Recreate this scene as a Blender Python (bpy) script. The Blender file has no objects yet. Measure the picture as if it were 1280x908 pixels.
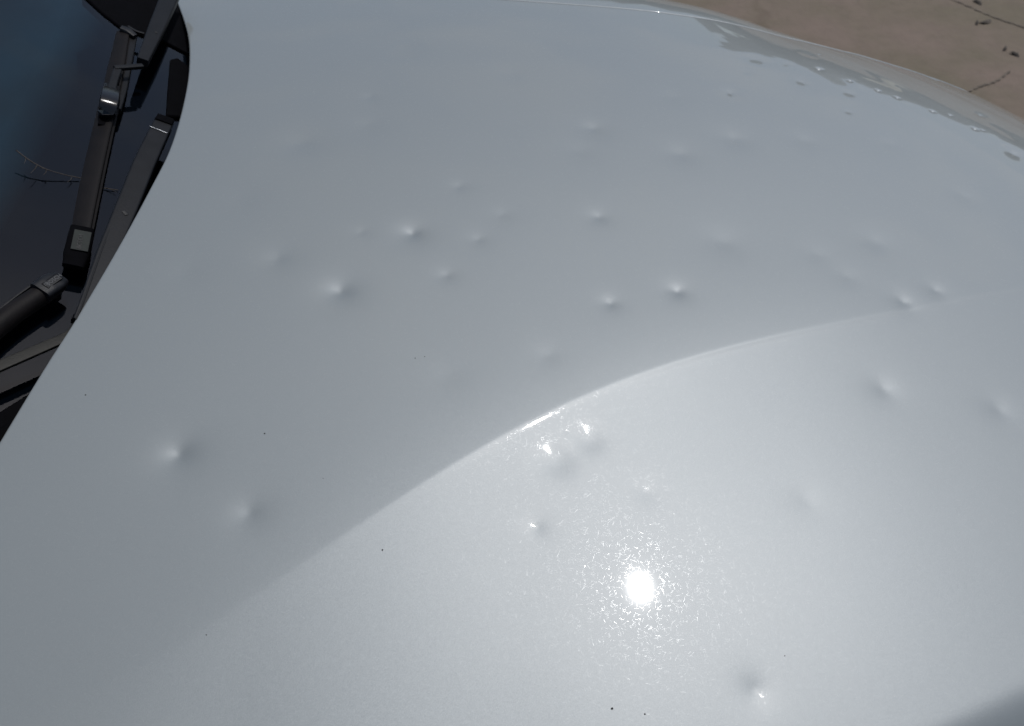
import bpy, math, random
import numpy as np
from mathutils import Vector, Matrix
random.seed(7); rng = np.random.default_rng(7)
scene = bpy.context.scene
COL = scene.collection
R_ = math.radians

# ------------------------------------------------------------------ camera
CAM = np.array([0.0, 0.0, 1.73]); PITCH = R_(50.0); FOV = R_(65.0)
FPX = 640.0 / math.tan(FOV/2)
cd = bpy.data.cameras.new('camera'); cam = bpy.data.objects.new('camera', cd); COL.objects.link(cam)
cam.location = CAM; cam.rotation_euler = (math.pi/2 - PITCH, 0, 0)
cd.sensor_width = 36; cd.sensor_fit = 'HORIZONTAL'; cd.angle = FOV
cd.clip_start = 0.02; cd.clip_end = 3000
cd.dof.use_dof = True; cd.dof.focus_distance = 0.86; cd.dof.aperture_fstop = 9.0
scene.camera = cam

SUN_EL = R_(72.0); SUN_AZ = R_(80.0)       # azimuth from +X towards +Y; refined from the bonnet below
SUN_STRENGTH = 2.8; SKY_STRENGTH = 0.11
EXPOSURE = -0.51

# ------------------------------------------------------------------ view helpers
FWD = np.array([0, math.cos(PITCH), -math.sin(PITCH)]); UP = np.array([0, math.sin(PITCH), math.cos(PITCH)])
def ray(px, py):
    px = np.asarray(px, float); py = np.asarray(py, float)
    u = (px-640)/FPX; v = (py-454)/FPX
    d = FWD[None, :] - v.reshape(-1, 1)*UP[None, :]; d = d + u.reshape(-1, 1)*np.array([[1, 0, 0]])
    return d / np.linalg.norm(d, axis=1, keepdims=True)
def hit(px, py, H, t0=0.3, t1=3.5, n=1200):
    """first point where the sight line through a photo point meets the surface z = H(x, y)"""
    d = ray(px, py); out = []
    ts = np.linspace(t0, t1, n)
    for k in range(len(d)):
        P = CAM + ts[:, None]*d[k]
        f = P[:, 2] - H(P[:, 0], P[:, 1])
        i = np.where(f < 0)[0]
        if len(i) == 0: out.append(P[-1]); continue
        i = i[0]; a, b = ts[max(i-1, 0)], ts[i]
        for _ in range(40):
            m = (a+b)/2; p = CAM + m*d[k]
            if p[2] - H(p[0:1], p[1:2])[0] < 0: b = m
            else: a = m
        out.append(CAM + b*d[k])
    return np.array(out)

# ------------------------------------------------------------------ the bonnet's shape
Z0 = 1.060; YC = 0.74
def crown(x, y):
    z = Z0 - 0.030*((y-YC)/0.65)**2 - 0.045*np.maximum(x+0.7, 0)**2
    z = z - 0.036*np.maximum(x-0.15, 0)**2
    return z
def softplus(d, w): return w*np.logaddexp(0, d/w)
def sig(t): return 1/(1+np.exp(-np.clip(t, -40, 40)))
def curve(pts, deg, H=crown):
    P = hit(*zip(*pts), H); return np.polyfit(P[:, 0], P[:, 1], deg), P
crease_px = [(250, 792), (330, 738), (420, 680), (520, 612), (600, 562), (680, 522), (760, 485), (850, 453), (940, 429), (1030, 409), (1130, 387), (1280, 361)]
c_near, _ = curve(crease_px, 5)
far_px = [(905, 62), (960, 70), (1024, 88), (1062, 101), (1123, 122), (1188, 146), (1220, 162), (1280, 190)]
c_far, Pf = curve(far_px, 2)
def cd_near(x):
    xa = np.clip(x, -0.33, 0.62); s = np.polyval(np.polyder(c_near), xa)
    return np.polyval(c_near, xa) + s*(x-xa), s
def cd_far(x):
    xa = np.clip(x, 0.30, 0.95); s = np.polyval(np.polyder(c_far), xa)
    return np.polyval(c_far, xa) + s*(x-xa), s
def smooth(a, b, x):
    t = np.clip((x-a)/(b-a), 0, 1); return t*t*(3-2*t)
EDGE_N = None
def base(x, y):
    z = crown(x, y)
    # near crease: the side towards the camera drops away
    yc, s = cd_near(x); d = (yc-y)/np.sqrt(1+s*s)
    A = smooth(-0.36, -0.22, x)*(1-0.40*smooth(0.25, 0.75, x)) + 0.0
    w = 0.0010 + 0.007*(1-smooth(-0.30, -0.12, x)) + 0.0015*smooth(0.25, .6, x)
    z = z - (0.30+0.70*A)*0.062*0.30*(1-np.exp(-softplus(d, w)/0.30))
    z = z - smooth(-.22, .02, x)*(1-smooth(.16, .45, x))*0.050*0.050*(1-np.exp(-softplus(d, w)/0.050))
    z = z - A*smooth(-.12, .03, x)*(1+1.7*smooth(.08, .30, x))*0.00036*sig((d-0.0034)/0.0016)
    # the upper side rises slightly to the crease
    z = z + 0.0042*np.exp(-((np.minimum(d, 0))/0.13)**2)*smooth(-0.55, -0.15, x)*(1-smooth(.3, .7, x))*np.exp(-np.maximum(d, 0)/0.10)
    # far crease
    yf, s = cd_far(x); d = (y-yf)/np.sqrt(1+s*s)
    B = smooth(0.22, 0.55, x)
    z = z - B*(0.060*softplus(d, 0.004)) - smooth(.37, .60, x)*0.5*0.92*softplus(d-0.01, 0.006)**2
    z = z + smooth(.40, .62, x)*np.exp(-np.minimum((d-.02)/.07, 0)**2)*(0.00045*np.sin(52*x+9*y+1)*np.sin(31*y+7*x) + .00020*np.sin(97*x+20*y)*np.sin(60*y+2))
    # front near corner rolls down
    e = ((x-0.345)*0.36 - (y-0.203)*0.93)
    z = z - 0.5*22.0*softplus(e, 0.004)**2
    # very slight panel waviness
    z = z + 0.00016*np.sin(9.1*x+1.3+2.1*np.sin(3*y))*np.sin(7.3*y+.4) + 0.00006*np.sin(23*x+11*y)*np.sin(19*y-8*x+1)
    return z
def grad(H, x, y, h=4e-4):
    return (H(x+h, y)-H(x-h, y))/(2*h), (H(x, y+h)-H(x, y-h))/(2*h)
def normal(H, x, y):
    gx, gy = grad(H, x, y); n = np.stack([-gx, -gy, np.ones_like(gx)], -1)
    return n/np.linalg.norm(n, axis=-1, keepdims=True)

# sun: where the bonnet mirrors it in the photograph
Pm = hit([800], [735], base); nm = normal(base, Pm[:, 0], Pm[:, 1])[0]
vd = ray([800], [735])[0]; SUN = vd - 2*np.dot(vd, nm)*nm
SUN_EL = math.asin(SUN[2]); SUN_AZ = math.atan2(SUN[1], SUN[0])
print('SUN el %.1f az %.1f' % (math.degrees(SUN_EL), math.degrees(SUN_AZ)))

w = bpy.data.worlds.new('World'); scene.world = w; w.use_nodes = True
nt = w.node_tree; nt.nodes.clear()
sky = nt.nodes.new('ShaderNodeTexSky'); sky.sky_type = 'NISHITA'; sky.sun_disc = False
sky.sun_elevation = SUN_EL; sky.sun_rotation = math.pi/2 - SUN_AZ
sky.air_density = 1.0; sky.dust_density = 2.2; sky.ozone_density = 1.0; sky.altitude = 200
bg = nt.nodes.new('ShaderNodeBackground'); bg.inputs['Strength'].default_value = SKY_STRENGTH
wo = nt.nodes.new('ShaderNodeOutputWorld')
# thin high cloud: soft, uneven, over the whole sky
tcw = nt.nodes.new('ShaderNodeTexCoord'); sep = nt.nodes.new('ShaderNodeSeparateXYZ'); nt.links.new(tcw.outputs['Generated'], sep.inputs[0])
zz = nt.nodes.new('ShaderNodeMath'); zz.operation = 'ADD'; zz.inputs[1].default_value = .12; za = nt.nodes.new('ShaderNodeMath'); za.operation = 'ABSOLUTE'
nt.links.new(sep.outputs[2], za.inputs[0]); nt.links.new(za.outputs[0], zz.inputs[0])
dv = nt.nodes.new('ShaderNodeVectorMath'); dv.operation = 'DIVIDE'; cz = nt.nodes.new('ShaderNodeCombineXYZ')
for k in range(3): nt.links.new(zz.outputs[0], cz.inputs[k])
nt.links.new(tcw.outputs['Generated'], dv.inputs[0]); nt.links.new(cz.outputs[0], dv.inputs[1])
cn = nt.nodes.new('ShaderNodeTexNoise'); cn.inputs['Scale'].default_value = 1.7; cn.inputs['Detail'].default_value = 7; cn.inputs['Roughness'].default_value = .55; cn.inputs['Distortion'].default_value = .4
nt.links.new(dv.outputs[0], cn.inputs['Vector'])
cr = nt.nodes.new('ShaderNodeMapRange'); cr.inputs['From Min'].default_value = .50; cr.inputs['From Max'].default_value = .72; cr.inputs['To Max'].default_value = .36; nt.links.new(cn.outputs['Fac'], cr.inputs[0])
bw = nt.nodes.new('ShaderNodeRGBToBW'); nt.links.new(sky.outputs[0], bw.inputs[0]); bm_ = nt.nodes.new('ShaderNodeMath'); bm_.operation = 'MULTIPLY'; bm_.inputs[1].default_value = 1.9; nt.links.new(bw.outputs[0], bm_.inputs[0])
mxc = nt.nodes.new('ShaderNodeMix'); mxc.data_type = 'RGBA'; nt.links.new(cr.outputs[0], mxc.inputs[0]); nt.links.new(sky.outputs[0], mxc.inputs[6]); nt.links.new(bm_.outputs[0], mxc.inputs[7])
nt.links.new(mxc.outputs[2], bg.inputs[0]); nt.links.new(bg.outputs[0], wo.inputs[0])
sl = bpy.data.lights.new('sun', 'SUN'); so = bpy.data.objects.new('sun', sl); COL.objects.link(so)
sl.energy = SUN_STRENGTH; sl.angle = R_(0.53); sl.color = (1.0, 0.992, 0.978)
so.rotation_euler = Vector(-SUN).to_track_quat('-Z', 'Y').to_euler(); so.location = (0, 0, 6)
vs = scene.view_settings; vs.view_transform = 'Standard'; vs.look = 'None'; vs.gamma = 1; vs.use_curve_mapping = False; vs.exposure = EXPOSURE
scene.cycles.use_denoising = True
scene.cycles.sample_clamp_indirect = 8

# ------------------------------------------------------------------ hail dents
# a hail strike: steep little core in a wider soft sink; slope m at its steepest, s the size
DENTS = []      # x, y, size, steepest slope
def dent_z(r2, s, m):
    a, Lx = .55*s, 1.25*s
    return -PK*m*Lx*np.exp(-(np.sqrt(r2+a*a)-a)/Lx)
_r = np.linspace(0, 6, 4000); PK = 1.0
_sl = np.gradient(dent_z(_r**2, 1.0, 1.0), _r); PK = 1/_sl.max(); RPK = _r[_sl.argmax()]
def dent(px, py, s, slope):
    p = hit([px], [py], base)[0]; DENTS.append((p[0], p[1], s, 1.70*slope))
WIDE = []       # broad soft sinks near the crease: x, y, sigma, depth
def glint(px, py, s, over=1.0, wide=False, Hs=None):
    Hs = Hs or base; p = hit([px], [py], base)[0]; v = (p-CAM)/np.linalg.norm(p-CAM)
    h = SUN - v; h /= np.linalg.norm(h); want = np.array([-h[0]/h[2], -h[1]/h[2]])
    g = grad(Hs, p[0:1], p[1:2]); g = np.array([g[0][0], g[1][0]]); dg = want-g; m = np.linalg.norm(dg)
    if wide:
        c = p[:2] - s*dg/m; WIDE.append((c[0], c[1], s, over*m*s/0.6065)); return
    c = p[:2] - RPK*s*dg/m          # the wall nearest p carries the slope that mirrors the sun
    DENTS.append((c[0], c[1], s, over*m))
for a in [(515, 291, .0090, .115), (425, 363, .0110, .100), (223, 567, .0100, .110), (311, 641, .0095, .060), (346, 323, .0120, .040),
          (376, 178, .0190, .026), (462, 121, .0100, .035), (574, 233, .0075, .040), (628, 268, .0085, .028), (598, 299, .0075, .042),
          (558, 344, .0070, .050), (452, 290, .0060, .034), (742, 160, .0125, .050), (748, 271, .0080, .062), (763, 379, .0070, .070),
          (847, 364, .0075, .095), (850, 192, .0160, .034), (913, 116, .0085, .055), (918, 173, .0150, .040), (1007, 176, .0120, .032),
          (1003, 103, .0070, .050), (1062, 117, .0060, .045), (1061, 140, .0055, .045), (905, 302, .0180, .026), (1095, 303, .0160, .028),
          (1060, 346, .0120, .022), (685, 444, .0100, .022), (1130, 377, .0085, .075), (1170, 363, .0080, .060), (1105, 486, .0105, .046),
          (1249, 512, .0110, .036), (1009, 625, .0120, .016), (944, 862, .0085, .050), (808, 616, .0080, .025), (460, 156, .0150, .022),
          (1268, 192, .0100, .080), (1226, 144, .0075, .090), (1205, 245, .0120, .030), (1112, 180, .0120, .026), (840, 121, .0130, .022),
          (725, 188, .0150, .018), (232, 340, .0150, .014), (1022, 318, .0130, .018), (945, 74, .014, .028), (985, 80, .012, .026),
          (935, 90, .010, .022), (1010, 68, .012, .03), (640, 92, .016, .016), (505, 62, .018, .012), (300, 250, .017, .012), (560, 470, .014, .012)]:
    dent(*a)
for _it in range(12):       # the two broad sinks lean on each other: settle them together
    old = list(WIDE); WIDE.clear()
    for k, q in enumerate([(685, 562, .0135), (733, 537, .0115)]):
        others = [w_ for i_, w_ in enumerate(old) if i_ != k]
        Hx = lambda x, y: base(x, y) - sum(w_[3]*np.exp(-((x-w_[0])**2 + (y-w_[1])**2)/(2*w_[2]**2)) for w_ in others)
        glint(*q, 1.0, True, Hx)
Hw = lambda x, y: base(x, y) - sum(w_[3]*np.exp(-((x-w_[0])**2 + (y-w_[1])**2)/(2*w_[2]**2)) for w_ in WIDE)
glint(708, 538, .0022, 1.08, False, Hw); glint(667, 657, .0060, 1.06, False, Hw)
for a in [(1024, 86, .0026), (1024, 68, .0013), (1063, 101, .0017), (1098, 113, .0018), (1122, 122, .0017), (1166, 139, .0018), (1188, 144, .0014), (1219, 161, .0020), (1229, 163, .0011)]:
    glint(a[0], a[1], a[2], 1.12)

def bonnet_z(x, y):
    z = base(x, y)
    for (cx, cy, s, d) in WIDE: z -= d*np.exp(-((x-cx)**2 + (y-cy)**2)/(2*s*s))
    for (cx, cy, s, m_) in DENTS:
        m = (np.abs(x-cx) < 8*s) & (np.abs(y-cy) < 8*s)
        if np.any(m): z[m] += dent_z((x[m]-cx)**2 + (y[m]-cy)**2, s, m_)
    return z

# ------------------------------------------------------------------ helpers for materials
def mat(name):
    m = bpy.data.materials.new(name); m.use_nodes = True; nt = m.node_tree
    return m, nt, nt.nodes['Principled BSDF']
def N(nt, kind, **kw):
    n = nt.nodes.new(kind)
    for k, v in kw.items():
        if k.startswith('i_'): n.inputs[k[2:].replace('_', ' ')].default_value = v
        else: setattr(n, k, v)
    return n
def simple(name, col, rough=0.5, metal=0.0, coat=0.0, noise=0.25, scale=60, bump=0.0006, spec=0.5):
    """a plain surface with grain, faint dirt and relief"""
    m, nt, p = mat(name); L = nt.links
    tc = N(nt, 'ShaderNodeTexCoord'); n1 = N(nt, 'ShaderNodeTexNoise', i_Scale=scale, i_Detail=6.0); n2 = N(nt, 'ShaderNodeTexNoise', i_Scale=scale*9, i_Detail=3.0)
    L.new(tc.outputs['Object'], n1.inputs['Vector']); L.new(tc.outputs['Object'], n2.inputs['Vector'])
    rp = N(nt, 'ShaderNodeValToRGB'); rp.color_ramp.elements[0].position = .32; rp.color_ramp.elements[1].position = .72
    a = tuple(c*(1-noise) for c in col); b = tuple(min(1, c*(1+noise)) for c in col)
    rp.color_ramp.elements[0].color = (*a, 1); rp.color_ramp.elements[1].color = (*b, 1)
    L.new(n1.outputs['Fac'], rp.inputs[0]); L.new(rp.outputs[0], p.inputs['Base Color'])
    mr = N(nt, 'ShaderNodeMapRange'); mr.inputs['To Min'].default_value = max(rough-.08, .02); mr.inputs['To Max'].default_value = min(rough+.1, 1)
    L.new(n1.outputs['Fac'], mr.inputs[0]); L.new(mr.outputs[0], p.inputs['Roughness'])
    bp = N(nt, 'ShaderNodeBump', i_Strength=0.6, i_Distance=bump); L.new(n2.outputs['Fac'], bp.inputs['Height']); L.new(bp.outputs[0], p.inputs['Normal'])
    p.inputs['Metallic'].default_value = metal; p.inputs['Coat Weight'].default_value = coat; p.inputs['Specular IOR Level'].default_value = spec
    return m

SCRATCH = 0.11
def paint_material():
    m, nt, p = mat('silver_paint'); L = nt.links
    p.inputs['Base Color'].default_value = (0.320, 0.339, 0.308, 1)
    p.inputs['Metallic'].default_value = 0.0; p.inputs['Roughness'].default_value = 0.54
    p.inputs['Coat Weight'].default_value = 1.0; p.inputs['Coat Roughness'].default_value = 0.075; p.inputs['Coat IOR'].default_value = 1.62
    tc = N(nt, 'ShaderNodeTexCoord'); geo = N(nt, 'ShaderNodeNewGeometry')
    # metal flakes: each tiny cell leans its own way
    vo = N(nt, 'ShaderNodeTexVoronoi', i_Scale=1900.0); L.new(tc.outputs['Object'], vo.inputs['Vector'])
    sub = N(nt, 'ShaderNodeVectorMath', operation='SUBTRACT'); sub.inputs[1].default_value = (.5, .5, .5); L.new(vo.outputs['Color'], sub.inputs[0])
    sc = N(nt, 'ShaderNodeVectorMath', operation='SCALE'); sc.inputs['Scale'].default_value = 0.075; L.new(sub.outputs[0], sc.inputs[0])
    ad = N(nt, 'ShaderNodeVectorMath', operation='ADD'); L.new(sc.outputs[0], ad.inputs[0]); L.new(geo.outputs['Normal'], ad.inputs[1])
    no = N(nt, 'ShaderNodeVectorMath', operation='NORMALIZE'); L.new(ad.outputs[0], no.inputs[0]); L.new(no.outputs[0], p.inputs['Normal'])
    # wash marks: fine scratches in many directions, each groove wall leaning across its stroke, seen where they catch the sun
    total = None
    for k, ang in enumerate([5, 23, 41, 60, 78, 97, 117, 136, 153, 170]):
        mp0 = N(nt, 'ShaderNodeMapping'); mp0.inputs['Rotation'].default_value = (0, 0, R_(ang)); mp0.inputs['Location'].default_value = (k*3.7, k*1.9, 0)
        mp = N(nt, 'ShaderNodeMapping'); mp.inputs['Scale'].default_value = (95, 3600, 1)
        L.new(tc.outputs['Object'], mp0.inputs['Vector']); L.new(mp0.outputs[0], mp.inputs['Vector'])
        ns = N(nt, 'ShaderNodeTexNoise', i_Scale=1.0, i_Detail=0.0, i_Distortion=0.3); ns.noise_dimensions = '2D'; L.new(mp.outputs[0], ns.inputs['Vector'])
        r = N(nt, 'ShaderNodeMapRange'); r.inputs['From Min'].default_value = .885; r.inputs['From Max'].default_value = .965; L.new(ns.outputs['Fac'], r.inputs[0])
        mp2 = N(nt, 'ShaderNodeMapping'); mp2.inputs['Scale'].default_value = (40, 160, 1); mp2.inputs['Location'].default_value = (5.3, 1.1, 0)
        L.new(mp0.outputs[0], mp2.inputs['Vector']); n2 = N(nt, 'ShaderNodeTexNoise', i_Scale=1.0, i_Detail=1.0); n2.noise_dimensions = '2D'; L.new(mp2.outputs[0], n2.inputs['Vector'])
        lean = N(nt, 'ShaderNodeMapRange'); lean.inputs['From Min'].default_value = .3; lean.inputs['From Max'].default_value = .7; lean.inputs['To Min'].default_value = -SCRATCH; lean.inputs['To Max'].default_value = SCRATCH; lean.clamp = False
        L.new(n2.outputs['Fac'], lean.inputs[0])
        mu = N(nt, 'ShaderNodeMath', operation='MULTIPLY'); L.new(r.outputs[0], mu.inputs[0]); L.new(lean.outputs[0], mu.inputs[1])
        t = R_(-ang); vm = N(nt, 'ShaderNodeVectorMath', operation='SCALE'); vm.inputs[0].default_value = (-math.sin(t), math.cos(t), 0); L.new(mu.outputs[0], vm.inputs['Scale'])
        if total is None: total = vm.outputs[0]; msum = r.outputs[0]
        else:
            a = N(nt, 'ShaderNodeVectorMath', operation='ADD'); L.new(total, a.inputs[0]); L.new(vm.outputs[0], a.inputs[1]); total = a.outputs[0]
            b = N(nt, 'ShaderNodeMath', operation='ADD'); L.new(msum, b.inputs[0]); L.new(r.outputs[0], b.inputs[1]); msum = b.outputs[0]
    an = N(nt, 'ShaderNodeVectorMath', operation='ADD'); L.new(total, an.inputs[0]); L.new(geo.outputs['Normal'], an.inputs[1])
    nn = N(nt, 'ShaderNodeVectorMath', operation='NORMALIZE'); L.new(an.outputs[0], nn.inputs[0]); L.new(nn.outputs[0], p.inputs['Coat Normal'])
    # thin uneven film of dust
    dn = N(nt, 'ShaderNodeTexNoise', i_Scale=3.0, i_Detail=7.0); L.new(tc.outputs['Object'], dn.inputs['Vector'])
    mr = N(nt, 'ShaderNodeMapRange'); mr.inputs['To Min'].default_value = .018; mr.inputs['To Max'].default_value = .026
    L.new(dn.outputs['Fac'], mr.inputs[0])
    ms = N(nt, 'ShaderNodeMath', operation='MULTIPLY', use_clamp=True); ms.inputs[1].default_value = .60; L.new(msum, ms.inputs[0])
    mz = N(nt, 'ShaderNodeMath', operation='ADD'); L.new(ms.outputs[0], mz.inputs[0]); L.new(mr.outputs[0], mz.inputs[1]); L.new(mz.outputs[0], p.inputs['Coat Roughness'])
    # the flake layer: bluish metal under the same lacquer, mixed with the grey pigment
    q = N(nt, 'ShaderNodeBsdfPrincipled')
    for nm in ('Roughness', 'Coat Weight', 'Coat Roughness', 'Coat IOR'): q.inputs[nm].default_value = p.inputs[nm].default_value
    for nm in ('Normal', 'Coat Normal', 'Coat Roughness'): L.new(p.inputs[nm].links[0].from_socket, q.inputs[nm])
    q.inputs['Base Color'].default_value = (0.312, 0.340, 0.366, 1); q.inputs['Metallic'].default_value = 1.0
    mx = N(nt, 'ShaderNodeMixShader'); mx.inputs[0].default_value = 0.45
    out = [n for n in nt.nodes if n.type == 'OUTPUT_MATERIAL'][0]
    L.new(p.outputs[0], mx.inputs[1]); L.new(q.outputs[0], mx.inputs[2]); L.new(mx.outputs[0], out.inputs['Surface'])
    return m
PAINT = paint_material()
BLACK = simple('black_trim_plastic', (0.0022, 0.0022, 0.003), .75, noise=.35, scale=80, spec=.04)
ARM = simple('satin_black_metal', (0.0048, 0.0055, 0.0072), .5, noise=.3, scale=50, bump=.0004, spec=.25)
STEEL = simple('dusty_steel_arm', (0.012, 0.0115, 0.009), .5, metal=.1, noise=.6, scale=45, bump=.0005, spec=.25)
SPOILER = simple('weathered_rubber_spoiler', (0.0065, 0.0052, 0.0052), .6, noise=.3, scale=40, bump=.0004, spec=.18)
RUBBER = simple('wiper_rubber', (0.010, 0.010, 0.010), .55, noise=.2, scale=80)
GLOSSB = simple('gloss_black_plastic', (0.010, 0.010, 0.011), .16, noise=.2, scale=80, bump=.0001)
CAPM = simple('grey_end_cap_plastic', (0.008, 0.009, 0.011), .45, noise=.25, scale=90, bump=.0003, spec=.3)
STICK = simple('worn_green_grey_sticker', (0.017, 0.021, 0.018), .55, noise=.3, scale=120, bump=.0002, spec=.25)
INK = simple('pale_print', (0.045, 0.048, 0.052), .5, noise=.1)
INKD = simple('dark_print', (0.006, 0.006, 0.006), .5, noise=.1)
TWIG = simple('dry_twig_bark', (0.05, 0.042, 0.036), .8, noise=.4, scale=300)
SPECK = simple('dark_grit', (0.02, 0.017, 0.015), .9, noise=.3, scale=900)
LENS = simple('dark_smoked_plastic', (0.03, 0.033, 0.04), .25, noise=.1, scale=30, bump=.0001)

def glass_material():
    m = bpy.data.materials.new('tinted_windscreen_glass'); m.use_nodes = True; nt = m.node_tree; nt.nodes.clear(); L = nt.links
    out = N(nt, 'ShaderNodeOutputMaterial'); fr = N(nt, 'ShaderNodeFresnel', i_IOR=1.52)
    tr = N(nt, 'ShaderNodeBsdfTransparent'); tr.inputs[0].default_value = (.42, .58, .64, 1)
    gl = N(nt, 'ShaderNodeBsdfGlossy', i_Roughness=0.02); gl.inputs[0].default_value = (1, 1, 1, 1)
    mx = N(nt, 'ShaderNodeMixShader'); L.new(fr.outputs[0], mx.inputs[0]); L.new(tr.outputs[0], mx.inputs[1]); L.new(gl.outputs[0], mx.inputs[2])
    df = N(nt, 'ShaderNodeBsdfDiffuse'); df.inputs[0].default_value = (.30, .28, .25, 1)      # road dust
    tc = N(nt, 'ShaderNodeTexCoord'); ns = N(nt, 'ShaderNodeTexNoise', i_Scale=9.0, i_Detail=9.0, i_Roughness=.7); L.new(tc.outputs['Object'], ns.inputs['Vector'])
    mr = N(nt, 'ShaderNodeMapRange'); mr.inputs['From Min'].default_value = .35; mr.inputs['From Max'].default_value = .9; mr.inputs['To Max'].default_value = .004
    L.new(ns.outputs['Fac'], mr.inputs[0]); m2 = N(nt, 'ShaderNodeMixShader'); L.new(mr.outputs[0], m2.inputs[0]); L.new(mx.outputs[0], m2.inputs[1]); L.new(df.outputs[0], m2.inputs[2])
    L.new(m2.outputs[0], out.inputs[0]); return m
GLASS = glass_material()

# ------------------------------------------------------------------ object helpers
def link(o, parent=None):
    COL.objects.link(o)
    if parent is not None: o.parent = parent
    return o
def mesh_obj(name, V, F, m, parent=None, smooth_=True):
    me = bpy.data.meshes.new(name); me.from_pydata([tuple(map(float, v)) for v in V], [], F); me.update()
    if smooth_: me.polygons.foreach_set('use_smooth', [True]*len(me.polygons))
    me.materials.append(m); o = bpy.data.objects.new(name, me); return link(o, parent)
def grid_obj(name, G, m, parent=None, flip=False):
    """G: (nu, nv, 3) array of points"""
    nu, nv = G.shape[:2]; me = bpy.data.meshes.new(name)
    me.vertices.add(nu*nv); me.vertices.foreach_set('co', G.reshape(-1).astype(np.float32))
    i = (np.arange(nu-1)[:, None]*nv + np.arange(nv-1)[None, :]).reshape(-1)
    q = np.stack([i, i+nv, i+nv+1, i+1], 1)
    if flip: q = q[:, ::-1]
    me.loops.add(q.size); me.polygons.add(len(q))
    me.loops.foreach_set('vertex_index', q.reshape(-1).astype(np.int32))
    me.polygons.foreach_set('loop_start', np.arange(0, q.size, 4, dtype=np.int32))
    me.polygons.foreach_set('use_smooth', np.ones(len(q), bool)); me.update(calc_edges=True); me.validate()
    me.materials.append(m); o = bpy.data.objects.new(name, me); return link(o, parent)
def top(o, label, cat, group=None, kind=None):
    if label: o['label'] = label
    if cat: o['category'] = cat
    if group: o['group'] = group
    if kind: o['kind'] = kind
    return o
def spline(pts, n):
    """Catmull-Rom through pts"""
    P = np.array(pts, float); P = np.vstack([2*P[0]-P[1], P, 2*P[-1]-P[-2]]); out = []
    seg = len(P)-3
    for t in np.linspace(0, seg, n):
        i = min(int(t), seg-1); f = t-i; a, b, c, d = P[i:i+4]
        out.append(.5*((2*b)+(-a+c)*f+(2*a-5*b+4*c-d)*f*f+(-a+3*b-3*c+d)*f**3))
    return np.array(out)
def loft(name, path, up, widths, heights, m, parent=None, shape='box', n=24, r=.25, close=True, straight=False):
    """sweep a rounded section along a path; widths/heights in metres at even stations"""
    P = spline(path, n) if not straight else np.array([np.array(path[0])*(1-t)+np.array(path[-1])*t for t in np.linspace(0, 1, n)])
    W = np.interp(np.linspace(0, 1, n), np.linspace(0, 1, len(widths)), widths); Hh = np.interp(np.linspace(0, 1, n), np.linspace(0, 1, len(heights)), heights)
    if shape == 'box':
        sec = []
        for (cx, cy, a0) in [(1, 1, 0), (-1, 1, 90), (-1, -1, 180), (1, -1, 270)]:
            for a in (0, 30, 60, 90):
                t = R_(a0+a); sec.append((cx*(1-r) + r*math.cos(t), cy*(1-r)+r*math.sin(t)))
        sec = [(a/2, b/2, r) for a, b in sec]
    elif shape == 'arch':
        sec = [(math.cos(t)/2, (math.sin(t)**.8) - .5, 0) for t in np.linspace(0.0, math.pi, 15)]
        sec += [(-.46, -.62, 0), (.46, -.62, 0)]
    elif shape == 'spoiler':       # asymmetric lip: low on one side, a ridge, then a short back
        sec = [(.5, -.5, 0), (.5, -.35, 0), (.40, -.10, 0), (.26, .10, 0), (.10, .27, 0), (-.06, .41, 0), (-.20, .49, 0), (-.30, .5, 0), (-.36, .44, 0), (-.38, .2, 0), (-.40, .02, 0), (-.5, -.04, 0), (-.5, -.5, 0)]
    k = len(sec); V = []; F = []
    for i in range(n):
        t = P[min(i+1, n-1)] - P[max(i-1, 0)]; t /= np.linalg.norm(t); s = np.cross(t, up); s /= np.linalg.norm(s); nn = np.cross(s, t)
        for a, b, _ in sec: V.append(P[i] + s*a*W[i] + nn*b*Hh[i])
    for i in range(n-1):
        for j in range(k):
            a, b = i*k+j, i*k+(j+1) % k; F.append((a, b, b+k, a+k))
    F.append(tuple(range(k))); F.append(tuple(reversed(range((n-1)*k, n*k))))
    o = mesh_obj(name, V, F, m, parent)
    me = o.data; me.polygons.foreach_set('use_smooth', [True]*len(me.polygons))
    try: me.set_sharp_from_angle(angle=R_(38))
    except Exception: pass
    return o

# ------------------------------------------------------------------ the car
car = link(bpy.data.objects.new('car', None)); car.location = (0, 0, 0)
top(car, 'silver car with a hail dented bonnet beside black windscreen wipers, filling the picture', 'car')

# outlines of the bonnet in plan
rear_px = [(-120, 760), (0, 556), (60, 457), (100, 394), (150, 309), (190, 235), (215, 184), (231, 130), (238, 84), (236, 42), (222, 0)]
Pr = hit(*zip(*rear_px), crown)
Pr = np.vstack([Pr, Pr[-1] + np.array([-.030, .062, 0]), Pr[-1] + np.array([-.10, .16, 0]), Pr[-1]+np.array([-.26, .34, 0])])
o_ = np.argsort(Pr[:, 1]); ry, rx = Pr[o_, 1], Pr[o_, 0]
rs = spline(np.stack([rx, ry], 1), 400); 
def Rear(y): return np.interp(y, rs[:, 1], rs[:, 0])
edge_px = [(400, -14), (582, 1), (729, 8), (841, 21), (920, 35), (1010, 53), (1089, 73)]
Pe = hit(*zip(*edge_px), base); Pe = Pe[Pe[:, 1] < 1.8]; c_edge = np.polyfit(Pe[:, 0], Pe[:, 1], 1)
def FarE(x):
    return np.polyval(c_edge, np.clip(x, Pe[0, 0], .45))
print('edges rear', Pr[[1, 4, 8, 10]], 'far', Pe)
YN = 0.02; XM = 1.25
def bonnet_xy(u, v):
    x = -0.6 + u*(XM+.6); y = np.full_like(x, .5)
    for _ in range(8):
        y = YN + v*(FarE(x)-YN); x = Rear(y) + u*(XM-Rear(y))
    return x, y
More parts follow.
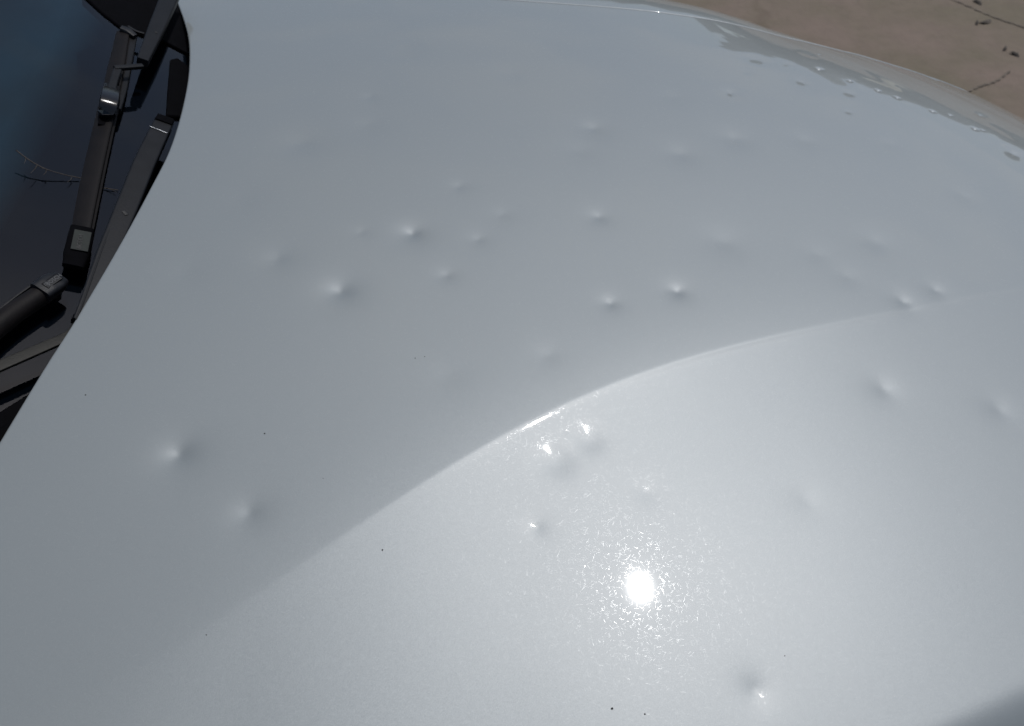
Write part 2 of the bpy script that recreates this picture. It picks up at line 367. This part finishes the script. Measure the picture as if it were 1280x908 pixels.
NU, NV = 1100, 1120
U, V_ = np.meshgrid(np.linspace(0, 1, NU), np.linspace(0, 1, NV), indexing='ij')
X, Y = bonnet_xy(U, V_); Z = bonnet_z(X.copy(), Y.copy())
G = np.stack([X, Y, Z], -1)
def add_hem(G, side):
    """turn the sheet's edge down and back under, as a folded panel hem"""
    rows = []
    if side == 'rear': e, inn = G[0], G[0]-G[1]
    if side == 'far': e, inn = G[:, -1], G[:, -1]-G[:, -2]
    o = inn.copy(); o[:, 2] *= 1; o /= np.linalg.norm(o, axis=1, keepdims=True); dn = np.zeros_like(o); dn[:, 2] = -1
    r = .0028
    for a in (22, 45, 68, 90): rows.append(e + o*r*math.sin(R_(a)) + dn*r*(1-math.cos(R_(a))))
    rows.append(e + o*r + dn*.009); rows.append(e + o*(r-.002) + dn*.0102); rows.append(e - o*.015 + dn*.0104)
    if side == 'rear': return np.concatenate([np.stack(rows[::-1], 0), G], 0)
    return np.concatenate([G, np.stack(rows, 1)], 1)
G = add_hem(G, 'rear'); G = add_hem(G, 'far')
bonnet = grid_obj('bonnet', G, PAINT, car)
bonnet['label'] = 'silver bonnet pitted with hail dents'

# far front wing beyond the shut line
nx = 260; ne = 70; xs = np.linspace(-0.75, 1.3, nx); es = np.concatenate([[-.0], np.linspace(0, 1, ne-1)**1.5*0.42+1e-4])
GG = np.zeros((nx, ne, 3))
ye = FarE(xs); se = np.gradient(ye, xs); nxv = -se/np.sqrt(1+se*se); nyv = 1/np.sqrt(1+se*se)
s0 = -grad(base, xs, ye)[1]*(1-.35*smooth(-.1,.35,xs)*(1-smooth(.45,.7,xs))) + .01 + .30*smooth(0.55, 0.80, xs); kk = 1.0 + 2.2*smooth(0.0, 0.5, xs)
gap = .0075
for j, e in enumerate(es):
    GG[:, j, 0] = xs + nxv*(e+gap); GG[:, j, 1] = ye + nyv*(e+gap)
    zz = base(xs, ye) - .0015 - s0*e - .5*kk*e*e
    # sheet turns steep, then near vertical, beyond the shoulder
    GG[:, j, 2] = zz - 6*np.maximum(e-.16, 0)**2
rows = [GG[:, 0] + np.stack([-nxv*a, -nyv*a, np.full(nx, -b)], 1) for a, b in ((-.0005, .040), (.0022, .028), (.0022, .003), (.0018, .0015), (.0009, .0004))]
GG = np.concatenate([np.stack(rows, 1), GG], 1)
grid_obj('front_wing', GG, PAINT, car)
# dark channel under the shut lines and below the panels
def strip(name, f0, f1, m, n=120):
    P0 = f0(np.linspace(0, 1, n)); P1 = f1(np.linspace(0, 1, n)); return grid_obj(name, np.stack([P0, P1], 1), m, car)
xs2 = np.linspace(-.75, 1.3, 140)
grid_obj('shut_line_channel', np.stack([np.stack([xs2, FarE(xs2)-.03, base(xs2, FarE(xs2))-.035], 1), np.stack([xs2, FarE(xs2)+.045, base(xs2, FarE(xs2))-.045-.03*smooth(.2, .6, xs2)], 1)], 1), BLACK, car)

# ------------------------------------------------------------------ windscreen
TG = math.tan(R_(26)); GX = -.53
def glass_z(x, y): return 1.022 + TG*(GX-x) - 0.035*((y-YC)/.65)**2*1.0
GN = np.array([TG, 0, 1.0]); GN /= np.linalg.norm(GN)
def ong(pts, h=0.0):
    """points on the plane h above the glass"""
    return hit([p[0] for p in pts], [p[1] for p in pts], lambda x, y: glass_z(x, y)+h/GN[2])
gx = np.linspace(-1.45, -.45, 60); gy = np.linspace(-.05, 1.75, 70)
gl = np.zeros((60, 70, 3)); A, B = np.meshgrid(gx, gy, indexing='ij'); gl[..., 0] = A; gl[..., 1] = B; gl[..., 2] = glass_z(A, B)
screen = grid_obj('windscreen', gl, GLASS, car)
gl2 = gl.copy(); 
# black printed band behind the foot of the glass, its inner edge slanting
bl = hit([-60, 0, 40, 80, 110, 135], [330, 228, 150, 80, 0, -70], glass_z)
yb = np.linspace(-.05, 1.75, 70); xb = np.interp(yb, bl[:, 1], bl[:, 0])
FRIT = simple('black_ceramic_band', (.003, .004, .008), .8, noise=.15, scale=30, spec=0.05, bump=0.0)
band = np.zeros((12, 70, 3))
for i, t in enumerate(np.concatenate([np.linspace(-.10, .12, 10), [.5, 1]])):
    band[i, :, 0] = xb*(1-t) + (-.452)*t; band[i, :, 1] = yb; band[i, :, 2] = glass_z(band[i, :, 0], yb) - .004
bo = grid_obj('black_glass_band', band, FRIT, screen)
fa = bo.data.attributes.new('fade', 'FLOAT', 'POINT'); fa.data.foreach_set('value', np.repeat(np.concatenate([np.linspace(0, 1, 10), [1, 1]]), 70).astype(np.float32))
_nt = FRIT.node_tree; _p = _nt.nodes['Principled BSDF']; _a = _nt.nodes.new('ShaderNodeAttribute'); _a.attribute_name = 'fade'; _nt.links.new(_a.outputs['Fac'], _p.inputs['Alpha'])
# dashboard top under the glass
DASH = simple('blue_grey_dashboard', (.022, .043, .058), .8, noise=.75, scale=2.6, bump=.001)  # strong light and dark blotches in the colour stand in for cloud reflections
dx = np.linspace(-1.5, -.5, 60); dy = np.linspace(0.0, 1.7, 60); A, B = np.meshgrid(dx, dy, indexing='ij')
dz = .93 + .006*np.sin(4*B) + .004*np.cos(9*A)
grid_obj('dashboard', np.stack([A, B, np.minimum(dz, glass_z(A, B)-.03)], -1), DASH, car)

# scuttle panel: black plastic at the foot of the glass
def panel(name, pts, h, th, m, parent, bev=.002):
    P = ong(pts, h); c = P.mean(0); k = len(P); V = []; F = []
    for sc_, off in ((1.0, -th), (1.0, -bev), (.0, 0)):
        for p in P:
            d = c-p; d /= np.linalg.norm(d); V.append(p + (d*bev if sc_ == 0 else 0) + GN*off)
    for l in range(2):
        for j in range(k): F.append((l*k+j, l*k+(j+1) % k, (l+1)*k+(j+1) % k, (l+1)*k+j))
    F.append(tuple(range(2*k, 3*k))); o = mesh_obj(name, V, F, m, parent, False); return o
panel('scuttle_panel', [(104, -6), (128, 16), (150, 33), (184, 46), (200, 48), (222, 60), (262, 80), (270, -40), (100, -60)], .004, .02, BLACK, car)
panel('scuttle_panel', [(-60, 545), (0, 514), (45, 486), (60, 478), (90, 470), (60, 560), (0, 640), (-80, 660)], .004, .02, BLACK, car)
panel('scuttle_cover', [(-60, 572), (0, 534), (32, 514), (60, 496), (110, 480), (110, 560), (40, 700), (-120, 860)], .010, .008, BLACK, car)
panel('glass_reflection_wedge', [(213, 74), (222, 72), (238, 84), (244, 112), (232, 146), (208, 144), (210, 110)], .006, .012, BLACK, car)  # added black wedge, standing for dark reflections of bonnet and arm in the glass

mesh_obj('scuttle_well', [(-1.0, -.5, .90), (-.30, -.5, .90), (-.30, 1.75, .90), (-1.0, 1.75, .90), (-.30, -.5, .99), (-.30, 1.75, .99)], [(0, 1, 2, 3), (1, 4, 5, 2)], BLACK, car, False)
# ------------------------------------------------------------------ wipers
MPX = lambda p, px: px*np.linalg.norm(p-CAM)/FPX     # width in metres of px photo points at p
def letters(text, pos, xdir, up, size, m, parent, name='lettering'):
    cu = bpy.data.curves.new(name, 'FONT'); cu.body = text; cu.size = size; cu.extrude = .00015; cu.align_x = 'CENTER'; cu.align_y = 'CENTER'; cu.resolution_u = 2; cu.offset = .00012
    tmp = bpy.data.objects.new('tmp', cu); me = bpy.data.meshes.new_from_object(tmp); me.name = name; bpy.data.objects.remove(tmp)
    me.materials.append(m); o = bpy.data.objects.new(name, me)
    x = np.array(xdir)/np.linalg.norm(xdir); z = np.array(up)/np.linalg.norm(up); x = x - z*np.dot(x, z); x /= np.linalg.norm(x); y = np.cross(z, x)
    o.matrix_world = Matrix(((x[0], y[0], z[0], pos[0]), (x[1], y[1], z[1], pos[1]), (x[2], y[2], z[2], pos[2]), (0, 0, 0, 1)))
    return link(o, parent)
def emblem(pos, xdir, up, r, m, parent):
    """small ring with an armature bar mark"""
    V = []; F = []; n = 28
    for rr in (r, r*.84):
        for i in range(n): t = 2*math.pi*i/n; V.append((rr*math.cos(t), rr*math.sin(t), .0001))
    for i in range(n): F.append((i, (i+1) % n, n+(i+1) % n, n+i))
    def rect(a, b, c, d):
        k = len(V); V.extend([(a, b, .0001), (c, b, .0001), (c, d, .0001), (a, d, .0001)]); F.append((k, k+1, k+2, k+3))
    rect(-.5*r, -.42*r, -.34*r, .42*r); rect(.34*r, -.42*r, .5*r, .42*r); rect(-.33*r, -.08*r, .33*r, .08*r)
    o = mesh_obj('emblem', V, F, m, parent, False)
    x = np.array(xdir)/np.linalg.norm(xdir); z = np.array(up)/np.linalg.norm(up); x = x - z*np.dot(x, z); x /= np.linalg.norm(x); y = np.cross(z, x)
    o.matrix_world = Matrix(((x[0], y[0], z[0], pos[0]), (x[1], y[1], z[1], pos[1]), (x[2], y[2], z[2], pos[2]), (0, 0, 0, 1)))
    return o
def rod(name, pts, r, m, parent, n=40, k=8, taper=1.0):
    P = spline(pts, n); V = []; F = []
    for i in range(n):
        t = P[min(i+1, n-1)]-P[max(i-1, 0)]; t /= np.linalg.norm(t); s = np.cross(t, [0.1, .2, 1]); s /= np.linalg.norm(s); q = np.cross(s, t); rr = r*(1+(taper-1)*i/(n-1))
        for j in range(k): a = 2*math.pi*j/k; V.append(P[i]+s*rr*math.cos(a)+q*rr*math.sin(a))
    for i in range(n-1):
        for j in range(k): F.append((i*k+j, i*k+(j+1) % k, (i+1)*k+(j+1) % k, (i+1)*k+j))
    F.append(tuple(range(k))); F.append(tuple(reversed(range((n-1)*k, n*k)))); return mesh_obj(name, V, F, m, parent)

def root(name, label):
    o = link(bpy.data.objects.new(name, None), car); o['label'] = label; return o
# --- far wiper
fw = root('wiper', 'far wiper with its blade standing clear of the glass')
B = ong([(155, 40), (147, 82), (137, 128), (125, 180), (112, 240), (102, 292)], .022)
loft('wiper_blade', B, GN, [.0215, .026, .027, .027, .027, .025], [.008, .012, .013, .013, .012, .010], SPOILER, fw, 'spoiler', n=50)
Bl = ong([(144, 62), (130, 118), (118, 170), (103, 235), (92, 290)], .012)
loft('blade_rail', Bl, GN, [.0045, .005, .005, .0045], [.005]*3, ARM, fw, 'box', n=40)
Br = ong([(150, 48), (134, 128), (120, 190), (107, 250), (92, 322)], .006)
loft('wiper_rubber', Br, GN, [.004]*2, [.012]*2, RUBBER, fw, 'box', n=30)
E = ong([(103, 287), (100, 300), (95, 320), (91, 334)], .022)
loft('end_cap', E, GN, [.0270, .028, .028, .0235], [.012, .013, .013, .008], BLACK, fw, 'box', n=14, r=.45)
S = ong([(104, 289), (99, 313)], .0302)
loft('sticker', S, GN, [.0190, .0190], [.0008]*2, STICK, fw, 'box', n=4)
sd = S[0]-S[1]
letters('BOSCH', (S[0]*.42+S[1]*.58)+GN*.0007+np.cross(sd/np.linalg.norm(sd), GN)*-.001, sd, GN, .0074, INKD, fw)
emblem(S[1]*.97+S[0]*.03+GN*.0008+sd/np.linalg.norm(sd)*.003, sd, GN, .0026, INKD, fw)
KP = [ong([q], h)[0] for q, h in (((139.5, 110), .030), ((139, 115), .040), ((138, 121), .0455), ((136.5, 128), .0465), ((135, 135), .042), ((133.5, 142), .032), ((132.5, 146), .022))]
loft('clip_cover', KP, GN, [.0215, .0225, .0225, .0215], [.010]*2, GLOSSB, fw, 'box', n=30, r=.12)
loft('clip_base', ong([(143, 104), (137, 128), (127, 158)], .024), GN, [.012, .027, .010], [.010, .012, .006], BLACK, fw, 'box', n=16)
loft('adapter_arm', ong([(138, 117), (142, 103), (147, 88)], .038), GN, [.0125, .011, .011], [.007]*2, ARM, fw, 'box', n=16, r=.3)
loft('adapter_arm', ong([(143, 85.5), (160, 84.5), (178, 83)], .040), GN, [.0075, .0075], [.006]*2, ARM, fw, 'box', n=12, r=.3)
loft('blade_rail', ong([(167, 48), (160, 80), (153, 115), (147, 138)], .018), GN, [.010, .012, .009], [.008]*2, ARM, fw, 'box', n=16, r=.3)
loft('blade_end_fitting', ong([(151, 36), (160, 40), (169, 46)], .026), GN, [.010, .013, .009], [.008, .010, .006], CAPM, fw, 'box', n=10, r=.4)
loft('blade_hinge_bar', ong([(160, 34), (170, 40), (180, 43)], .020), GN, [.004, .004], [.005]*2, ARM, fw, 'box', n=8)
loft('wiper_arm', ong([(217, -14), (196, 36), (178, 78)], .040), GN, [.0290, .0240, .0165], [.016, .015, .012], ARM, fw, 'box', n=24, r=.22)
loft('pivot_hole', ong([(194.4, 40.2), (196.6, 41.3)], .0478), GN, [.0022]*2, [.0010]*2, RUBBER, fw, 'box', n=4, r=.9)
# --- near wiper
nw = root('wiper', 'near wiper with its arm beside the bonnet edge')
loft('wiper_arm', ong([(203, 158), (181, 205), (158, 262), (133, 322), (110, 378), (98, 402)], .040), GN, [.0255, .0275, .0270, .0240, .0165, .0115], [.014, .015, .015, .013, .011, .009], ARM, nw, 'box', n=50, r=.22)
loft('arm_edge_rib', ong([(191, 160), (168, 205), (146, 262), (124, 322), (104, 378), (95, 400)], .0455), GN, [.0020]*2, [.0030]*2, ARM, nw, 'box', n=40, r=.5)
loft('arm_cap', ong([(207, 149), (203.5, 156.5)], .042), GN, [.0235, .0245], [.011, .014], BLACK, nw, 'box', n=6, r=.25)
loft('arm_cap_lip', ong([(187.5, 158.2), (209, 166.5)], .0478), GN, [.0011]*2, [.0011]*2, simple('pale_edge_strip', (.45, .46, .47), .3, metal=.8), nw, 'box', n=4, r=.5)  # thin pale strip along the edge of the cap
loft('pivot_hole', ong([(154.6, 264.2), (158.6, 269.0)], .0478), GN, [.0052]*2, [.0012]*2, RUBBER, nw, 'box', n=6, r=.9)
loft('steel_arm', ong([(102, 396), (97, 408), (86, 420), (60, 432), (30, 445), (0, 458), (-90, 497)], .034), GN, [.0115, .0115, .012, .0125, .0125], [.0045]*2, STEEL, nw, 'box', n=60, r=.2)
loft('arm_collar', ong([(100, 398.5), (97, 404)], .036), GN, [.0145]*2, [.010]*2, BLACK, nw, 'box', n=4, r=.3)
loft('wiper_blade', ong([(-100, 492), (0, 402), (57, 362)], .024), GN, [.0250, .0250, .0250], [.014]*2, SPOILER, nw, 'arch', n=40)
loft('wiper_rubber', ong([(-100, 500), (2, 414), (76, 362)], .006), GN, [.004]*2, [.012]*2, RUBBER, nw, 'box', n=20)
loft('blade_rail', ong([(-100, 478), (-4, 391), (46, 353)], .020), GN, [.003]*2, [.006]*2, ARM, nw, 'box', n=20)
EC = ong([(50, 366.5), (60, 359.5), (70, 352.5), (77, 347.5)], .026)
loft('end_cap', EC, GN, [.0265, .0275, .0265, .0195], [.016, .017, .014, .008], CAPM, nw, 'box', n=16, r=.5)
ed = EC[2]-EC[0]; ep = EC[1]*.6+EC[2]*.4+GN*.0081
es_ = np.cross(ed/np.linalg.norm(ed), GN)
loft('logo_frame', [ep-ed/np.linalg.norm(ed)*.0115+es_*.001, ep+ed/np.linalg.norm(ed)*.0115+es_*.001], GN, [.0098]*2, [.0007]*2, BLACK, nw, 'box', n=4, r=.3)
loft('logo_field', [ep-ed/np.linalg.norm(ed)*.0108+es_*.001+GN*.0002, ep+ed/np.linalg.norm(ed)*.0108+es_*.001+GN*.0002], GN, [.0084]*2, [.0007]*2, CAPM, nw, 'box', n=4, r=.3)
letters('BOSCH', ep+ed/np.linalg.norm(ed)*.0025+es_*.001+GN*.0008, ed, GN, .0068, INK, nw)
emblem(ep-ed/np.linalg.norm(ed)*.0078+es_*.001+GN*.0009, ed, GN, .0030, INK, nw)

# near front corner: dark lamp housing beyond the bonnet's rolled edge
def corner_pt(a, b): return np.array([.345 + a*.93 + b*.36, .185 + a*.36 - b*.93, 0])

# ------------------------------------------------------------------ loose things
tw = np.array([ong([q_], h_)[0] for q_, h_ in (((20, 188), .020), ((36, 200), .016), ((56, 211), .011), ((82, 219), .006), ((104, 224), .003), ((125, 234), .002), ((148, 238), .002))])
twig = rod('twig', tw, .0008, TWIG, None, taper=.8)
for a, b in (((32, 196), (30, 205)), ((47, 206), (38, 217)), ((58, 213), (54, 219)), ((52, 210), (60, 213)), ((133, 235), (146, 241)), ((90, 222), (84, 228))):
    hh = float(np.interp(a[0], [20, 60, 104], [.019, .010, .003])); q = ong([a, ((a[0]+b[0])/2+1, (a[1]+b[1])/2), b], hh); rod('side_shoot', q, .0006, TWIG, twig, n=8, k=5, taper=.4)
top(twig, 'thin dry forked twig lying on the windscreen under the far wiper blade', 'twig')
ico = None
def grit(px, py, r, label):
    global ico
    p = hit([px], [py], base)[0]
    V = []; F = []
    bm_v = [(0, 0, 1), (.9, 0, .3), (.28, .86, .4), (-.73, .53, .35), (-.7, -.5, .4), (.3, -.85, .3), (0, 0, -.3)]
    for v in bm_v: V.append([v[0]*r*.85*random.uniform(.7, 1.4), v[1]*.85*r*random.uniform(.7, 1.4), v[2]*r*.8])
    for i in range(5): F.append((0, 1+i, 1+(i+1) % 5)); F.append((6, 1+(i+1) % 5, 1+i))
    o = mesh_obj('grit_speck', V, F, SPECK, None, False); o.location = p; o.rotation_euler = (0, 0, random.random()*6)
    top(o, label, 'grit', 'grit specks on the bonnet')
for a in [(478, 688, .0013, 'dark grit speck on the sunlit side of the crease, left of the sun glare'),
          (331, 542, .0011, 'dark grit speck on the bonnet right of the left lower dent'),
          (519, 448, .0009, 'dark grit speck between the crease and the pair of large dents, left of two'),
          (531, 446, .0007, 'tiny grit speck close beside a larger one above the crease'),
          (107, 494, .0010, 'grey grit speck near the bonnet edge below the steel wiper arm'),
          (258, 794, .0008, 'tiny grit speck at the lower left end of the crease'),
          (765, 886, .0014, 'curled dark grit speck below the large sun glare'),
          (806, 893, .0009, 'tiny dark grit speck at the bottom edge below the sun glare'),
          (981, 820, .0008, 'tiny dark grit speck above the lower right dent'),
          (404, 598, .0006, 'pinpoint grit speck above the soft left part of the crease')]:
    grit(*a)

# ------------------------------------------------------------------ the ground and what the paint mirrors
def ground_material():
    m, nt, p = mat('dusty_concrete'); L = nt.links; tc = N(nt, 'ShaderNodeTexCoord')
    n1 = N(nt, 'ShaderNodeTexNoise', i_Scale=1.9, i_Detail=8.0, i_Roughness=.6); n2 = N(nt, 'ShaderNodeTexNoise', i_Scale=14.0, i_Detail=8.0, i_Roughness=.7); vo = N(nt, 'ShaderNodeTexVoronoi', feature='DISTANCE_TO_EDGE', i_Scale=.9)
    nd = N(nt, 'ShaderNodeTexNoise', i_Scale=3.0, i_Detail=6.0); mxv = N(nt, 'ShaderNodeMix', data_type='RGBA'); mxv.inputs[0].default_value = .35
    for q in (n1, n2, nd): L.new(tc.outputs['Object'], q.inputs['Vector'])
    L.new(tc.outputs['Object'], mxv.inputs[6]); L.new(nd.outputs['Color'], mxv.inputs[7]); L.new(mxv.outputs[2], vo.inputs['Vector'])
    rp = N(nt, 'ShaderNodeValToRGB'); e = rp.color_ramp.elements; e[0].position = .38; e[0].color = (.158, .132, .092, 1); e[1].position = .60; e[1].color = (.195, .150, .118, 1)
    L.new(n1.outputs['Fac'], rp.inputs[0])
    m2 = N(nt, 'ShaderNodeMix', data_type='RGBA', blend_type='MULTIPLY'); m2.inputs[0].default_value = .22
    r2 = N(nt, 'ShaderNodeValToRGB'); r2.color_ramp.elements[0].position = .3; r2.color_ramp.elements[0].color = (.5, .5, .5, 1); r2.color_ramp.elements[1].position = .6; r2.color_ramp.elements[1].color = (1.1, 1.1, 1.1, 1)
    L.new(n2.outputs['Fac'], r2.inputs[0]); L.new(rp.outputs[0], m2.inputs[6]); L.new(r2.outputs[0], m2.inputs[7])
    m3 = N(nt, 'ShaderNodeMix', data_type='RGBA', blend_type='MULTIPLY'); r3 = N(nt, 'ShaderNodeMapRange'); r3.inputs['From Max'].default_value = .018; r3.inputs['To Min'].default_value = .25; r3.inputs['To Max'].default_value = 0
    L.new(vo.outputs['Distance'], r3.inputs[0]); L.new(r3.outputs[0], m3.inputs[0]); L.new(m2.outputs[2], m3.inputs[6]); m3.inputs[7].default_value = (.45, .4, .35, 1)
    L.new(m3.outputs[2], p.inputs['Base Color']); p.inputs['Roughness'].default_value = .9
    bp = N(nt, 'ShaderNodeBump', i_Strength=.6, i_Distance=.01); L.new(n2.outputs['Fac'], bp.inputs['Height']); L.new(bp.outputs[0], p.inputs['Normal'])
    return m
g = mesh_obj('ground', [(-900, -900, 0), (900, -900, 0), (900, 900, 0), (-900, 900, 0)], [(0, 1, 2, 3)], ground_material(), None, False); g['kind'] = 'structure'
# bits lying on the concrete, and two open cracks
def gp(px, py): return hit([px], [py], lambda x, y: 0*x, t0=1, t1=9)[0]
LEAFD = simple('dry_dark_leaf', (.105, .088, .070), .8, noise=.4, scale=60)
for (px, py, a, sx, lab) in [(1232, 29, .2, .028, 'largest dark dry leaf scrap on the concrete near the right picture edge'), (1221, 30, 1.1, .016, 'small dark scrap beside the larger leaf scrap on the concrete'),
                         (1222, 4, 2.0, .024, 'dark dry leaf scrap on the concrete cut by the top picture edge'), (1256, 62, .9, .018, 'dark roundish scrap on the concrete above the crack'),
                         (1268, 69, 2.3, .020, 'thin dark leaf stalk on the concrete at the right edge')]:
    q = gp(px, py); V = []; F = []; n = 12
    for r_ in (1, .55):
        for k in range(n):
            t = 2*math.pi*k/n; V.append((sx*r_*math.cos(t)*(1+.25*math.sin(3*t)), sx*.45*r_*math.sin(t)*(1+.2*math.cos(2*t)), .004*(1-r_)*4 + .003+.003*math.sin(2*t)))
    V.append((0, 0, .012)); F += [(k, (k+1) % n, n+(k+1) % n, n+k) for k in range(n)] + [(n+k, n+(k+1) % n, 2*n) for k in range(n)]
    o = mesh_obj('dry_leaf', V, F, LEAFD); o.location = (q[0], q[1], .001); o.rotation_euler = (0, 0, a); top(o, lab, 'leaf', 'dry leaf scraps on the concrete')
CRK = simple('dark_crack_grit', (.145, .120, .094), .95, noise=.4, scale=30)
for pts in ([(1175, -6), (1200, 4), (1225, 15), (1250, 25), (1290, 38)], [(1205, 117), (1224, 109), (1245, 102), (1262, 90)]):
    P = spline([gp(*p) for p in pts], 60); V = []; F = []
    for i, p in enumerate(P):
        w_ = .003 + .004*abs(math.sin(i*1.7)) ; j_ = .003*math.sin(i*.9)
        V += [(p[0]+j_, p[1]-w_, .004), (p[0]+j_, p[1]+w_, .004)]
    F = [(2*i, 2*i+2, 2*i+3, 2*i+1) for i in range(len(P)-1)]
    c = mesh_obj('crack', V, F, CRK); c['kind'] = 'structure'; c.parent = g
# distant belt of trees all round: mirrored in the rolled edge of the bonnet
LEAF = simple('distant_foliage', (.012, .018, .014), .9, noise=.5, scale=.4)
rng2 = np.random.default_rng(3); V = []; F = []
for k in range(2600):
    a = rng2.uniform(0, 2*math.pi); rr = rng2.uniform(42, 60); hmax = (8.8 + 2.0*math.sin(a*5+1) + 1.4*math.sin(a*13) + .8*math.sin(a*31))*(.62 if 1.24 < a < 2.6 else 1.0)
    z = rng2.uniform(.0, 1)**.8*hmax; s = rng2.uniform(1.0, 2.0); c = np.array([rr*math.cos(a), rr*math.sin(a), z])
    i0 = len(V)
    for v in [(0, 0, 1), (.95, 0, 0), (.3, .9, .1), (-.8, .5, 0), (-.7, -.6, .1), (.3, -.9, 0), (0, 0, -.9)]:
        V.append(c + np.array(v)*s*rng2.uniform(.6, 1.3))
    for i in range(5): F.append((i0, i0+1+i, i0+1+(i+1) % 5)); F.append((i0+6, i0+1+(i+1) % 5, i0+1+i))
t = mesh_obj('distant_trees', V, F, LEAF, None, False); top(t, 'distant belt of trees mirrored as a dark band in the far bonnet edge', None, kind='stuff')
